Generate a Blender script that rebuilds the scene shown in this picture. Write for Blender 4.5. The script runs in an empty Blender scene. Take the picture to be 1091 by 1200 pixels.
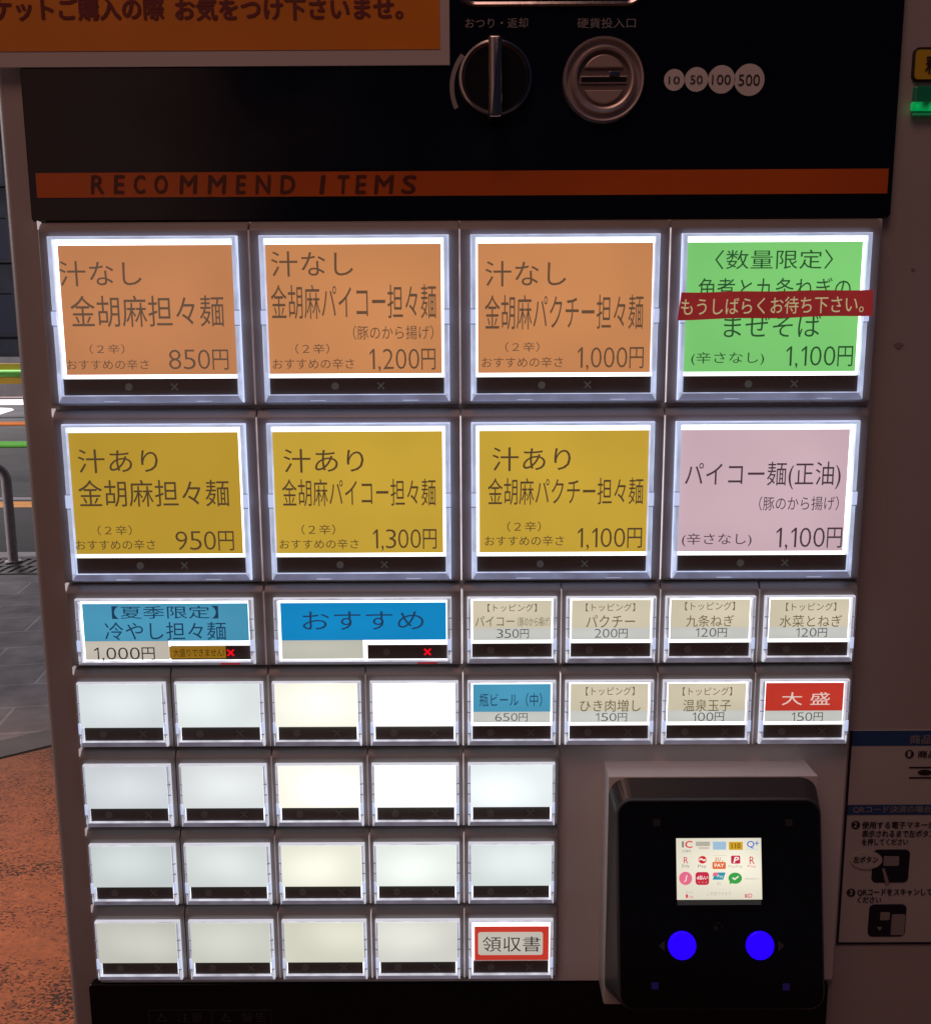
import bpy, bmesh, math, random
from mathutils import Vector, Matrix
random.seed(7)
SC = bpy.context.scene
COL = SC.collection
R = math.radians

# ------------------------------------------------------------------ camera
CAM = Vector((0.2176, -0.5032, 0.1815))
FPX = 1100.0                                   # focal length in pixels of the 1091 x 1200 photograph
_y, _p, _r = R(-0.096), R(9.551), R(-0.287)
FW = Vector((math.sin(_y)*math.cos(_p), math.cos(_y)*math.cos(_p), -math.sin(_p)))
_rt = Vector((math.cos(_y), -math.sin(_y), 0)); _up = _rt.cross(FW)
RT = _rt*math.cos(_r) + _up*math.sin(_r); UP = -_rt*math.sin(_r) + _up*math.cos(_r)
cd = bpy.data.cameras.new('camera'); cam = bpy.data.objects.new('camera', cd); COL.objects.link(cam)
cd.sensor_fit = 'VERTICAL'; cd.sensor_height = 36.0; cd.lens = 36.0*FPX/1200.0
cd.clip_start = 0.02; cd.clip_end = 1000
cam.matrix_world = Matrix(((RT.x, UP.x, -FW.x, CAM.x), (RT.y, UP.y, -FW.y, CAM.y), (RT.z, UP.z, -FW.z, CAM.z), (0, 0, 0, 1)))
SC.camera = cam

# ------------------------------------------------------------------ world, lamps, exposure
W = bpy.data.worlds.new('World'); SC.world = W; W.use_nodes = True
nt = W.node_tree; nt.nodes.clear()
wo = nt.nodes.new('ShaderNodeOutputWorld'); bg = nt.nodes.new('ShaderNodeBackground')
tc = nt.nodes.new('ShaderNodeTexCoord'); sp = nt.nodes.new('ShaderNodeSeparateXYZ')
cr = nt.nodes.new('ShaderNodeValToRGB'); mr = nt.nodes.new('ShaderNodeMapRange')
nt.links.new(tc.outputs['Generated'], sp.inputs[0])
mr.inputs['From Min'].default_value = -1; mr.inputs['From Max'].default_value = 1
nt.links.new(sp.outputs['Y'], mr.inputs['Value']); nt.links.new(mr.outputs[0], cr.inputs[0])
e = cr.color_ramp.elements                     # dusk light of the street, beyond the machine
e[0].position = 0.0; e[0].color = (0, 0, 0, 1)
e[1].position = 1.0; e[1].color = (0.17, 0.16, 0.19, 1)
k = e.new(0.48); k.color = (0, 0, 0, 1)
k = e.new(0.62); k.color = (0.15, 0.14, 0.165, 1)
c2 = nt.nodes.new('ShaderNodeValToRGB'); m2 = nt.nodes.new('ShaderNodeMapRange')   # brown patch added to the environment for a reflection on the left, dark to the right
m2.inputs['From Min'].default_value = -1; m2.inputs['From Max'].default_value = 1
nz = nt.nodes.new('ShaderNodeTexNoise'); nz.inputs['Scale'].default_value = 3.0; nz.inputs['Detail'].default_value = 2
nm = nt.nodes.new('ShaderNodeMath'); nm.operation = 'MULTIPLY_ADD'; nm.inputs[1].default_value = .16
nt.links.new(tc.outputs['Generated'], nz.inputs['Vector']); nt.links.new(nz.outputs['Fac'], nm.inputs[0]); nt.links.new(sp.outputs['X'], nm.inputs[2])
nt.links.new(nm.outputs[0], m2.inputs['Value']); nt.links.new(m2.outputs[0], c2.inputs[0])
e = c2.color_ramp.elements
e[0].position = .0; e[0].color = (.05, .026, .022, 1); e[1].position = .44; e[1].color = (.010, .011, .022, 1)
for ps_, cl_ in ((.28, (.06, .03, .026)), (.32, (.26, .14, .118)), (.415, (.23, .125, .105)), (.425, (.02, .016, .022))):
    k = e.new(ps_); k.color = (*cl_, 1)
mixw = nt.nodes.new('ShaderNodeMix'); mixw.data_type = 'RGBA'; mixw.blend_type = 'ADD'; mixw.inputs[0].default_value = 1
bl = nt.nodes.new('ShaderNodeMapRange'); bl.inputs['From Min'].default_value = .48; bl.inputs['From Max'].default_value = .60; bl.inputs['To Min'].default_value = 1; bl.inputs['To Max'].default_value = 0
nt.links.new(mr.outputs[0], bl.inputs['Value'])
sc_ = nt.nodes.new('ShaderNodeVectorMath'); sc_.operation = 'SCALE'; nt.links.new(c2.outputs[0], sc_.inputs[0]); nt.links.new(bl.outputs[0], sc_.inputs['Scale'])
nt.links.new(cr.outputs[0], mixw.inputs[6]); nt.links.new(sc_.outputs[0], mixw.inputs[7])
nt.links.new(mixw.outputs[2], bg.inputs['Color']); bg.inputs['Strength'].default_value = 1.0
nt.links.new(bg.outputs[0], wo.inputs[0])

def area(name, loc, target, size, power, color, spread=180):
    l = bpy.data.lights.new(name, 'AREA'); l.size = size; l.energy = power; l.color = color; l.spread = R(spread)
    o = bpy.data.objects.new(name, l); COL.objects.link(o); o.location = loc
    o.rotation_euler = (Vector(target)-Vector(loc)).to_track_quat('-Z', 'Y').to_euler(); return o
area('ceiling_lamp', (0.0, -0.75, 1.35), (0.2, 0, 0.1), 0.6, .58, (1, .54, .43), 75)
area('floor_downlight', (-1.75, 1.5, 1.7), (-1.75, 1.5, -1.3), 0.4, 19, (1, .60, .43), 70)
area('street_lamp_glow', (-15, 4.5, 3.4), (-8, 10.0, -1.0), 2.0, 800, (1, .95, .96), 120)  # added fill to brighten the rails and hoop, no lamp stands here
area('street_lamp_glow', (-18, 28, 11), (-14, 30, -1.3), 6.0, 3800, (1, .94, .95), 150)  # added fill in place of sky light over the far street
SC.view_settings.view_transform = 'Standard'; SC.view_settings.look = 'None'
SC.view_settings.exposure = 0; SC.view_settings.gamma = 1; SC.view_settings.use_curve_mapping = False
SC.cycles.use_denoising = True; SC.cycles.max_bounces = 6
SC.cycles.sample_clamp_indirect = 3.0

# ------------------------------------------------------------------ helpers
def at(px, py, Y):
    """point of the plane y = Y under a pixel of the photograph"""
    d = FW*FPX + RT*(px-545.5) - UP*(py-600); return CAM + d*((Y-CAM.y)/d.y)
def atz(px, py, z):
    d = FW*FPX + RT*(px-545.5) - UP*(py-600); return CAM + d*((z-CAM.z)/d.z)
def lin(r, g, b):
    f = lambda v: (v/255/12.92) if v/255 <= .04045 else ((v/255+.055)/1.055)**2.4
    return (f(r), f(g), f(b), 1)
def node(m, t, **kw):
    n = m.node_tree.nodes.new(t)
    for a, b in kw.items(): n.inputs[a].default_value = b
    return n
def mat(name, col, rough=.5, metal=0, spec=.5, emit=None, strength=1, coat=0, vary=0, vscale=20, bump=0, bscale=200, vdetail=4):
    m = bpy.data.materials.new(name); m.use_nodes = True
    b = m.node_tree.nodes['Principled BSDF']; L = m.node_tree.links
    b.inputs['Base Color'].default_value = (*col[:3], 1); b.inputs['Roughness'].default_value = rough
    b.inputs['Metallic'].default_value = metal; b.inputs['Specular IOR Level'].default_value = spec
    b.inputs['Coat Weight'].default_value = coat
    if emit: b.inputs['Emission Color'].default_value = (*emit[:3], 1); b.inputs['Emission Strength'].default_value = strength
    if vary or bump:
        t = node(m, 'ShaderNodeTexCoord'); oi = node(m, 'ShaderNodeObjectInfo'); ad = node(m, 'ShaderNodeVectorMath'); ad.operation = 'ADD'
        mu = node(m, 'ShaderNodeMath'); mu.operation = 'MULTIPLY'; mu.inputs[1].default_value = 37
        L.new(oi.outputs['Random'], mu.inputs[0]); L.new(t.outputs['Object'], ad.inputs[0]); L.new(mu.outputs[0], ad.inputs[1])
    if vary:
        n = node(m, 'ShaderNodeTexNoise', Scale=vscale, Detail=vdetail); L.new(ad.outputs[0], n.inputs['Vector'])
        r = node(m, 'ShaderNodeMapRange'); r.inputs['From Min'].default_value = .3; r.inputs['From Max'].default_value = .7
        base = strength if emit else 1
        r.inputs['To Min'].default_value = base*(1-vary); r.inputs['To Max'].default_value = base*(1+vary)
        L.new(n.outputs['Fac'], r.inputs['Value'])
        if emit: L.new(r.outputs[0], b.inputs['Emission Strength'])
        else:
            mx = node(m, 'ShaderNodeVectorMath'); mx.operation = 'SCALE'; mx.inputs[0].default_value = col[:3]
            L.new(r.outputs[0], mx.inputs['Scale']); L.new(mx.outputs[0], b.inputs['Base Color'])
    if bump:
        n = node(m, 'ShaderNodeTexNoise', Scale=bscale, Detail=3); L.new(ad.outputs[0], n.inputs['Vector'])
        bp = node(m, 'ShaderNodeBump', Strength=bump, Distance=.001); L.new(n.outputs['Fac'], bp.inputs['Height']); L.new(bp.outputs[0], b.inputs['Normal'])
    return m
def link(name, bm, m, parent=None, smooth=False):
    me = bpy.data.meshes.new(name); bm.normal_update(); bm.to_mesh(me); bm.free()
    for x in (m if isinstance(m, (list, tuple)) else [m]): me.materials.append(x)
    if smooth:
        for p in me.polygons: p.use_smooth = True
        try: me.set_sharp_from_angle(angle=R(40))
        except Exception: pass
    o = bpy.data.objects.new(name, me); COL.objects.link(o)
    if parent: o.parent = parent
    return o
def thing(name, label, cat, group=None, loc=(0, 0, 0)):
    o = bpy.data.objects.new(name, None); COL.objects.link(o); o.empty_display_size = .01
    return tag(o, label, cat, group)
def tag(o, label, cat, group=None):
    o['label'] = label; o['category'] = cat
    if group: o['group'] = group
    return o
def struct(o): o['kind'] = 'structure'; return o
def box(bm, x0, x1, y0, y1, z0, z1, bev=0, seg=2, mi=0):
    t = bmesh.new(); bmesh.ops.create_cube(t, size=1)
    for v in t.verts: v.co = ((x0+x1)/2+v.co.x*(x1-x0), (y0+y1)/2+v.co.y*(y1-y0), (z0+z1)/2+v.co.z*(z1-z0))
    if bev: bmesh.ops.bevel(t, geom=t.edges[:], offset=bev, segments=seg, profile=.5, affect='EDGES')
    join(bm, t, mi); return bm
def join(bm, t, mi=0):
    mp = {v: bm.verts.new(v.co) for v in t.verts}
    for f in t.faces:
        nf = bm.faces.new([mp[v] for v in f.verts]); nf.material_index = mi
    t.free()
def prism(bm, pts, y0, y1, bev=0, mi=0, seg=2):
    """outline in x,z (counter-clockwise seen from the front) from y0 (front) to y1 (back)"""
    t = bmesh.new(); f = t.faces.new([t.verts.new((x, y0, z)) for x, z in pts])
    r = bmesh.ops.extrude_face_region(t, geom=[f])
    for v in r['geom']:
        if isinstance(v, bmesh.types.BMVert): v.co.y = y1
    bmesh.ops.recalc_face_normals(t, faces=t.faces[:])
    if bev:
        ed = [e for e in t.edges if all(abs(v.co.y-y0) < 1e-7 for v in e.verts)]
        bmesh.ops.bevel(t, geom=ed, offset=bev, segments=seg, profile=.5, affect='EDGES')
    join(bm, t, mi); return bm
def rrect(x0, x1, z0, z1, r, n=6):
    out = []
    for cx, cz, a in ((x1-r, z1-r, 0), (x0+r, z1-r, 90), (x0+r, z0+r, 180), (x1-r, z0+r, 270)):
        for i in range(n+1):
            t = R(a+90*i/n); out.append((cx+r*math.cos(t), cz+r*math.sin(t)))
    return out
def circ(cx, cz, r, n=40, a0=0, a1=360):
    full = abs(a1-a0) >= 360
    return [(cx+r*math.cos(R(a0+(a1-a0)*i/(n if full else n-1))), cz+r*math.sin(R(a0+(a1-a0)*i/(n if full else n-1)))) for i in range(n)]
def lathe(bm, cx, cz, prof, n=48, mi=0):
    """profile of (radius, y) turned about the axis through (cx, cz) along y"""
    rings = []
    for r, y in prof:
        if r < 1e-6: rings.append([bm.verts.new((cx, y, cz))])
        else: rings.append([bm.verts.new((cx+r*math.cos(2*math.pi*i/n), y, cz+r*math.sin(2*math.pi*i/n))) for i in range(n)])
    for a, b in zip(rings, rings[1:]):
        for i in range(n):
            j = (i+1) % n
            vs = [a[i % len(a)], a[j % len(a)], b[j % len(b)], b[i % len(b)]]
            u = []
            for v in vs:
                if v not in u: u.append(v)
            if len(u) > 2:
                f = bm.faces.new(u); f.material_index = mi
    return bm
def tube(bm, pts, r, n=12):
    pts = [Vector(p) for p in pts]; prev = None; rings = []
    for i, p in enumerate(pts):
        d = ((pts[min(i+1, len(pts)-1)]-pts[max(i-1, 0)])).normalized()
        u = d.cross(Vector((0, 0, 1)))
        if u.length < .01: u = d.cross(Vector((0, 1, 0)))
        if prev is not None:
            u = (prev - d*prev.dot(d))
        u.normalize(); prev = u; w = d.cross(u)
        rings.append([bm.verts.new(p+(u*math.cos(2*math.pi*k/n)+w*math.sin(2*math.pi*k/n))*r) for k in range(n)])
    for a, b in zip(rings, rings[1:]):
        for k in range(n): bm.faces.new((a[k], a[(k+1) % n], b[(k+1) % n], b[k]))
    bm.faces.new(rings[0]); bm.faces.new(rings[-1][::-1])
    return bm

# lettering: outlines of the built-in typeface, fitted to a box on a plane
_tc = bpy.data.curves.new('lettering_source', 'FONT'); _to = bpy.data.objects.new('lettering_source', _tc); COL.objects.link(_to)
_tc.resolution_u = 3
def glyphs(bm, s, X0, X1, Z0, Z1, Y, bold=0., shear=0., space=1., mi=0):
    """bold below .02 shifts the outline itself; above it the strokes are thickened by printing the word three times"""
    if len(s) > 1 and s[-1] == '円':
        wd = {'1': 30, ',': 13, '円': 62}; tot = sum(wd.get(c, 47) for c in s)+9*(len(s)-1); x = X0; u = (X1-X0)/tot; h = Z1-Z0
        for c in s:
            w = wd.get(c, 47)*u
            if c == '1':
                st = min(h*.105, w*.36); xr = x+w*.86
                f = bm.faces.new([bm.verts.new((px, Y, pz)) for px, pz in ((xr-st, Z0), (xr, Z0), (xr, Z1), (xr-st*.8, Z1), (x+w*.12, Z1-h*.19), (x+w*.12, Z1-h*.30), (xr-st, Z1-h*.15))]); f.material_index = mi
            elif c == ',': glyphs(bm, ',', x+w*.1, x+w*.9, Z0-h*.14, Z0+h*.15, Y, 0, 0, 1, mi)
            else: glyphs(bm, c, x, x+w, Z0-(h*.04 if c == '円' else 0), Z1, Y, 0 if c == '円' else -.012, 0, 1, mi)
            x += w+9*u
        return
    heavy = bold >= .02
    _tc.body = s; _tc.offset = 0 if heavy else min(bold, 0); _tc.shear = shear; _tc.space_character = space
    bpy.context.view_layer.update()
    me = bpy.data.meshes.new_from_object(_to.evaluated_get(bpy.context.evaluated_depsgraph_get()))
    if not me.vertices: return
    xs = [v.co.x for v in me.vertices]; ys = [v.co.y for v in me.vertices]
    a, b, c, d = min(xs), max(xs), min(ys), max(ys)
    h = (Z1-Z0)*bold*.62 if heavy else 0
    for k, (dx, dz) in enumerate(((-1, 0), (1, 0), (0, .6), (0, -.6)) if heavy else ((0, 0),)):
        vs = [bm.verts.new((X0+h+dx*h+(v.co.x-a)/(b-a)*(X1-X0-2*h), Y-.000015*k, Z0+dz*h+(v.co.y-c)/(d-c)*(Z1-Z0))) for v in me.vertices]
        for p in me.polygons:
            try:
                f = bm.faces.new([vs[i] for i in p.vertices]); f.material_index = mi
            except ValueError: pass
    bpy.data.meshes.remove(me)
def tpx(bm, s, x0, y0, x1, y1, Y, reg=(0, 0, 1), **kw):
    """lettering in a box measured on the photograph, put on the plane y = Y"""
    ox, oy, k = reg; x0, x1, y0, y1 = ox+x0*k, ox+x1*k, oy+y0*k, oy+y1*k
    xm, ym = (x0+x1)/2, (y0+y1)/2
    glyphs(bm, s, at(x0, ym, Y).x, at(x1, ym, Y).x, at(xm, y1, Y).z, at(xm, y0, Y).z, Y, **kw)
def rpx(x0, y0, x1, y1, Y, reg=(0, 0, 1)):
    ox, oy, k = reg; x0, x1, y0, y1 = ox+x0*k, ox+x1*k, oy+y0*k, oy+y1*k
    xm, ym = (x0+x1)/2, (y0+y1)/2
    return at(x0, ym, Y).x, at(x1, ym, Y).x, at(xm, y1, Y).z, at(xm, y0, Y).z

# ------------------------------------------------------------------ materials
M = {}
M['cabinet'] = mat('cream_cabinet', (.53, .485, .465), .42, vary=.05, vscale=6, bump=.08, bscale=500)
M['surround'] = mat('grey_surround_plastic', (.34, .315, .305), .36, vary=.06, vscale=30, bump=.05, bscale=700)
M['plate'] = mat('pale_plate', (.8, .785, .77), .4, vary=.04, vscale=10)
M['gloss_black'] = mat('gloss_black', (.003, .004, .009), .08)
for _m in (M['gloss_black'],):
    _t = node(_m, 'ShaderNodeTexCoord'); _n = node(_m, 'ShaderNodeTexNoise', Scale=9, Detail=6, Roughness=.6); _r = node(_m, 'ShaderNodeMapRange')
    _r.inputs['From Min'].default_value = .4; _r.inputs['From Max'].default_value = .7; _r.inputs['To Min'].default_value = .05; _r.inputs['To Max'].default_value = .26
    _m.node_tree.links.new(_t.outputs['Object'], _n.inputs['Vector']); _m.node_tree.links.new(_n.outputs['Fac'], _r.inputs['Value']); _m.node_tree.links.new(_r.outputs[0], _m.node_tree.nodes['Principled BSDF'].inputs['Roughness'])
M['strip_black'] = mat('smoked_strip', (.15, .138, .13), .22)  # black strip with veiling haze lifted into its base colour
M['chrome'] = mat('worn_chrome', (.46, .43, .42), .16, 1, bump=.1, bscale=90)
M['satin'] = mat('satin_steel', (.62, .52, .48), .34, .55, vary=.1, vscale=60)
M['dark_dial'] = mat('dark_dial', (.035, .03, .03), .12, .6)
M['slot'] = mat('slot_dark', (.002, .002, .002), .9)
M['orange_band'] = mat('orange_print', (.72, .135, .012), .25, vary=.2, vscale=5)
M['band_text'] = mat('band_text', (.13, .033, .014), .3)
M['print_grey'] = mat('print_grey', (.36, .33, .33), .4)
M['print_dim'] = mat('print_dim', (.06, .06, .07), .4)
M['print_dark'] = mat('print_dark', (.03, .022, .022), .5)
M['mark_white'] = mat('mark_white', (.85, .82, .8), .45)
M['paper'] = mat('poster_paper', (.62, .58, .56), .5, vary=.04, vscale=15)
M['poster_orange'] = mat('poster_orange', (.88, .285, .016), .3, vary=.12, vscale=12)
M['poster_red'] = mat('poster_red_ink', (.2, .025, .018), .4)
M['laminate'] = mat('laminate_border', (.68, .62, .6), .28)
M['blue_print'] = mat('blue_print', (.03, .09, .25), .4)
M['navy_print'] = mat('navy_print', (.012, .014, .035), .4)
M['yellow_plate'] = mat('yellow_plate', (.75, .5, .03), .35)
M['green_led'] = mat('green_led', (.02, .2, .06), .2, emit=(.0, .2, .045), strength=1, vary=1.0, vscale=120)
M['green_dark'] = mat('green_lens', (.01, .08, .04), .15, emit=(.001, .018, .008))
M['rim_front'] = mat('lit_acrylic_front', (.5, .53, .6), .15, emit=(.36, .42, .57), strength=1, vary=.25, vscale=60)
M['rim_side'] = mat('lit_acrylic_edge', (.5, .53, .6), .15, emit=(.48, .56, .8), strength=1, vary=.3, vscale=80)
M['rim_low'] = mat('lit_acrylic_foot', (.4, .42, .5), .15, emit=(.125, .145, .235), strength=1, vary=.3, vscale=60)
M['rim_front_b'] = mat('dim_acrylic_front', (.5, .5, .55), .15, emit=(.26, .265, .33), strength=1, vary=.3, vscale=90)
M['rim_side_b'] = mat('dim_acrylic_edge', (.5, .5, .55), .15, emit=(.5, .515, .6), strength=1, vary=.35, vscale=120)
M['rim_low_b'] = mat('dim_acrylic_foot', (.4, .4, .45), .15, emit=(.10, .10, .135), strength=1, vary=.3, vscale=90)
M['rim_leak'] = mat('acrylic_outer_wall', (.5, .55, .65), .2, emit=(.46, .52, .76), strength=1.5)  # extra glow added to the outer wall to cast a halo on the surrounds
M['rim_leak_b'] = mat('acrylic_outer_wall_small', (.5, .53, .58), .2, emit=(.6, .61, .68), strength=.9)  # same added halo glow, for the lower rows
M['backlight'] = mat('backlight_diffuser', (.8, .8, .8), .4, emit=(.97, 1.0, 1.0), strength=2.2, vary=.1, vscale=90)
M['clip'] = mat('acrylic_clip', (.7, .72, .8), .15, emit=(.46, .55, .8), strength=1)
M['groove'] = mat('acrylic_groove', (.2, .2, .25), .3, emit=(.12, .14, .2), strength=1)
M['lamp_off'] = mat('lamp_off', (.16, .16, .155), .4, emit=(.028, .028, .028)); M['lamp_off_b'] = mat('lamp_off_small', (.19, .18, .17), .4, emit=(.006, .006, .006))
M['lamp_red'] = mat('lamp_red', (.3, .01, .01), .3, emit=(1.0, .003, .012), strength=.9)
M['red_glow'] = mat('red_lit_edge', (.3, .02, .02), .3, emit=(.26, .008, .018))  # glow of the red cross put into a strip's colour
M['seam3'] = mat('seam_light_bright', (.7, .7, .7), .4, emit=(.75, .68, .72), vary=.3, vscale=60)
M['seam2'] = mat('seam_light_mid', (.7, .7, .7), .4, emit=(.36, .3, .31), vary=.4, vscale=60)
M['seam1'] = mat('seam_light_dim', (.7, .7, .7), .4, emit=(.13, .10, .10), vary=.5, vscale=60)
M['tape_red'] = mat('red_tape', (.35, .02, .03), .3, emit=(.17, .014, .014), vary=.12, vscale=60)
M['tape_ink'] = mat('tape_pale_ink', (.6, .55, .3), .4, emit=(.33, .33, .17))
M['sticker_yellow'] = mat('yellow_sticker', (.6, .36, .03), .4, emit=(.2, .11, .008))
def card_mat(name, rgb, k=1.0, vary=.05, vscale=22, fall=.15):
    """sheet lit from behind by a small lamp: brightest in front of the lamp, a little dimmer towards the rim"""
    c = lin(*rgb); d = tuple(v*.25 for v in c[:3])
    m = mat(name, d, .22, emit=c, strength=k, vary=vary, vscale=vscale, vdetail=1.5); L = m.node_tree.links; b = m.node_tree.nodes['Principled BSDF']
    src = b.inputs['Emission Strength'].links[0].from_socket
    t = node(m, 'ShaderNodeTexCoord'); oi = node(m, 'ShaderNodeObjectInfo'); wn = node(m, 'ShaderNodeTexWhiteNoise'); wn.noise_dimensions = '1D'; L.new(oi.outputs['Random'], wn.inputs['W'])
    ce = node(m, 'ShaderNodeVectorMath'); ce.operation = 'MULTIPLY_ADD'; ce.inputs[1].default_value = (.5, 0, .3); ce.inputs[2].default_value = (.25, .5, .4); L.new(wn.outputs['Color'], ce.inputs[0])
    ds = node(m, 'ShaderNodeVectorMath'); ds.operation = 'DISTANCE'; L.new(t.outputs['Generated'], ds.inputs[0]); L.new(ce.outputs[0], ds.inputs[1])
    r = node(m, 'ShaderNodeMapRange'); r.interpolation_type = 'SMOOTHSTEP'; r.inputs['From Min'].default_value = .05; r.inputs['From Max'].default_value = .85
    r.inputs['To Min'].default_value = 1+fall*.55; r.inputs['To Max'].default_value = 1-fall; L.new(ds.outputs['Value'], r.inputs['Value'])
    mu = node(m, 'ShaderNodeMath'); mu.operation = 'MULTIPLY'; L.new(src, mu.inputs[0]); L.new(r.outputs[0], mu.inputs[1]); L.new(mu.outputs[0], b.inputs['Emission Strength'])
    return m
def ink(name, rgb):
    c = lin(*rgb); return mat(name, tuple(v*.3 for v in c[:3]), .4, emit=tuple(v*.85 for v in c[:3]))
C = {k: card_mat('backlit_'+k, v, {'red': .9, 'yellow': 1.06, 'yellow_dim': 1.05}.get(k, 1.02)) for k, v in dict(
    orange=(205, 138, 88), orange_dim=(196, 131, 86), yellow=(199, 163, 58), yellow_dim=(186, 150, 50), green=(128, 208, 118), pink=(208, 178, 188),
    sky=(76, 154, 188), azure=(20, 138, 200), cream=(213, 203, 178), pale=(204, 205, 200), beige=(198, 198, 184), red=(208, 62, 48), stone=(200, 192, 180)).items()}
I = {k: ink('ink_'+k, v) for k, v in dict(
    orange=(104, 78, 58), orange_dim=(106, 82, 66), yellow=(88, 68, 44), yellow_dim=(86, 68, 44), green=(44, 84, 48), pink=(76, 58, 66), sky=(30, 62, 92),
    azure=(34, 66, 100), cream=(112, 98, 66), pale=(84, 86, 88), red=(235, 215, 205), black=(34, 34, 36)).items()}

# ------------------------------------------------------------------ ground, street
ZG = CAM.z - 1.5
def sheet(name, pts, z, m):
    bm = bmesh.new(); bm.faces.new([bm.verts.new((x, y, z)) for x, y in pts]); bmesh.ops.recalc_face_normals(bm, faces=bm.faces[:])
    for f in bm.faces:
        if f.normal.z < 0: f.normal_flip()
    return struct(link(name, bm, m))
M['asphalt'] = mat('asphalt', (.052, .05, .056), .85, vary=.3, vscale=1.2, bump=.4, bscale=60)
M['white_paint'] = mat('road_paint', (.78, .74, .75), .6, vary=.1, vscale=6)
M['pink_paint'] = mat('worn_road_paint', (.7, .52, .5), .6, vary=.1, vscale=6)
M['orange_paint'] = mat('orange_road_paint', (.9, .34, .03), .6, vary=.12, vscale=8)
M['kerbstone'] = mat('kerbstone', (.4, .375, .4), .8, vary=.15, vscale=10, bump=.3, bscale=80)
def paving():
    m = mat('stone_paving', (.15, .14, .145), .85, spec=.2); L = m.node_tree.links; b = m.node_tree.nodes['Principled BSDF']
    t = node(m, 'ShaderNodeTexCoord'); mp = node(m, 'ShaderNodeMapping'); mp.inputs['Rotation'].default_value = (0, 0, R(-9))
    L.new(t.outputs['Object'], mp.inputs[0])
    br = node(m, 'ShaderNodeTexBrick'); br.inputs['Scale'].default_value = 1; br.inputs['Brick Width'].default_value = .6; br.inputs['Row Height'].default_value = .3
    br.inputs['Mortar Size'].default_value = .009; br.inputs['Mortar Smooth'].default_value = .3
    br.inputs['Color1'].default_value = (.29, .275, .295, 1); br.inputs['Color2'].default_value = (.235, .222, .242, 1); br.inputs['Mortar'].default_value = (.38, .36, .38, 1)
    L.new(mp.outputs[0], br.inputs['Vector'])
    n = node(m, 'ShaderNodeTexNoise', Scale=6, Detail=8); L.new(t.outputs['Object'], n.inputs['Vector'])
    mx = node(m, 'ShaderNodeMix'); mx.data_type = 'RGBA'; mx.blend_type = 'MULTIPLY'; mx.inputs[0].default_value = .7
    r = node(m, 'ShaderNodeMapRange'); r.inputs['From Min'].default_value = .3; r.inputs['From Max'].default_value = .7; r.inputs['To Min'].default_value = .6; r.inputs['To Max'].default_value = 1.35
    L.new(n.outputs['Fac'], r.inputs['Value']); L.new(br.outputs['Color'], mx.inputs[6]); L.new(r.outputs[0], mx.inputs[7]); L.new(mx.outputs[2], b.inputs['Base Color'])
    bp = node(m, 'ShaderNodeBump', Strength=.5, Distance=.004); L.new(br.outputs['Fac'], bp.inputs['Height']); bp.invert = True; L.new(bp.outputs[0], b.inputs['Normal'])
    return m
def granite():
    m = mat('red_travertine', (.4, .15, .07), .6, spec=.25); L = m.node_tree.links; b = m.node_tree.nodes['Principled BSDF']
    t = node(m, 'ShaderNodeTexCoord'); mp = node(m, 'ShaderNodeMapping'); mp.inputs['Rotation'].default_value = (0, 0, R(8)); mp.inputs['Scale'].default_value = (1, 1.5, 1)
    L.new(t.outputs['Object'], mp.inputs[0])
    n1 = node(m, 'ShaderNodeTexNoise', Scale=27, Detail=9, Roughness=.68, Distortion=1.1); L.new(mp.outputs[0], n1.inputs['Vector'])
    c1 = node(m, 'ShaderNodeValToRGB'); e = c1.color_ramp.elements
    e[0].position = .28; e[0].color = (.09, .035, .022, 1); e[1].position = .62; e[1].color = (.36, .135, .06, 1)
    q = e.new(.42); q.color = (.26, .098, .048, 1); q = e.new(.36); q.color = (.16, .065, .04, 1); q = e.new(.74); q.color = (.42, .18, .09, 1)
    L.new(n1.outputs['Fac'], c1.inputs[0])
    n2 = node(m, 'ShaderNodeTexNoise', Scale=95, Detail=6, Roughness=.6, Distortion=.5); L.new(mp.outputs[0], n2.inputs['Vector'])
    n3 = node(m, 'ShaderNodeTexNoise', Scale=4, Detail=2); L.new(mp.outputs[0], n3.inputs['Vector'])
    sm = node(m, 'ShaderNodeMath'); sm.operation = 'MULTIPLY_ADD'; sm.inputs[1].default_value = .36; L.new(n3.outputs['Fac'], sm.inputs[0]); L.new(n2.outputs['Fac'], sm.inputs[2])
    r2 = node(m, 'ShaderNodeMapRange'); r2.inputs['From Min'].default_value = .565; r2.inputs['From Max'].default_value = .61; L.new(sm.outputs[0], r2.inputs['Value'])
    mx = node(m, 'ShaderNodeMix'); mx.data_type = 'RGBA'; mx.inputs[6].default_value = (.035, .022, .018, 1)
    L.new(r2.outputs[0], mx.inputs[0]); L.new(c1.outputs[0], mx.inputs[7]); L.new(mx.outputs[2], b.inputs['Base Color'])
    bp = node(m, 'ShaderNodeBump', Strength=.6, Distance=.004); L.new(r2.outputs[0], bp.inputs['Height']); L.new(bp.outputs[0], b.inputs['Normal'])
    return m
sheet('road', [(-150, -60), (150, -60), (150, 220), (-150, 220)], ZG-.12, M['asphalt'])
kb = bmesh.new(); box(kb, -60, 40, -30, 6.42, ZG-.16, ZG-.004); struct(link('pavement_base', kb, M['kerbstone']))
sheet('pavement', [(-60, -30), (40, -30), (40, 5.86), (-60, 5.86)], ZG, paving())
kb = bmesh.new(); box(kb, -60, 40, 6.43, 6.62, ZG-.16, ZG+.006, .012); struct(link('kerb', kb, M['kerbstone']))
a = Vector((-1.5382, 2.8109)); b_ = Vector((-1.3892, 2.925)); dr = (b_-a).normalized(); nn = Vector((dr.y, -dr.x))   # towards the machine
P0, P1 = a-dr*6, a+dr*9
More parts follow.
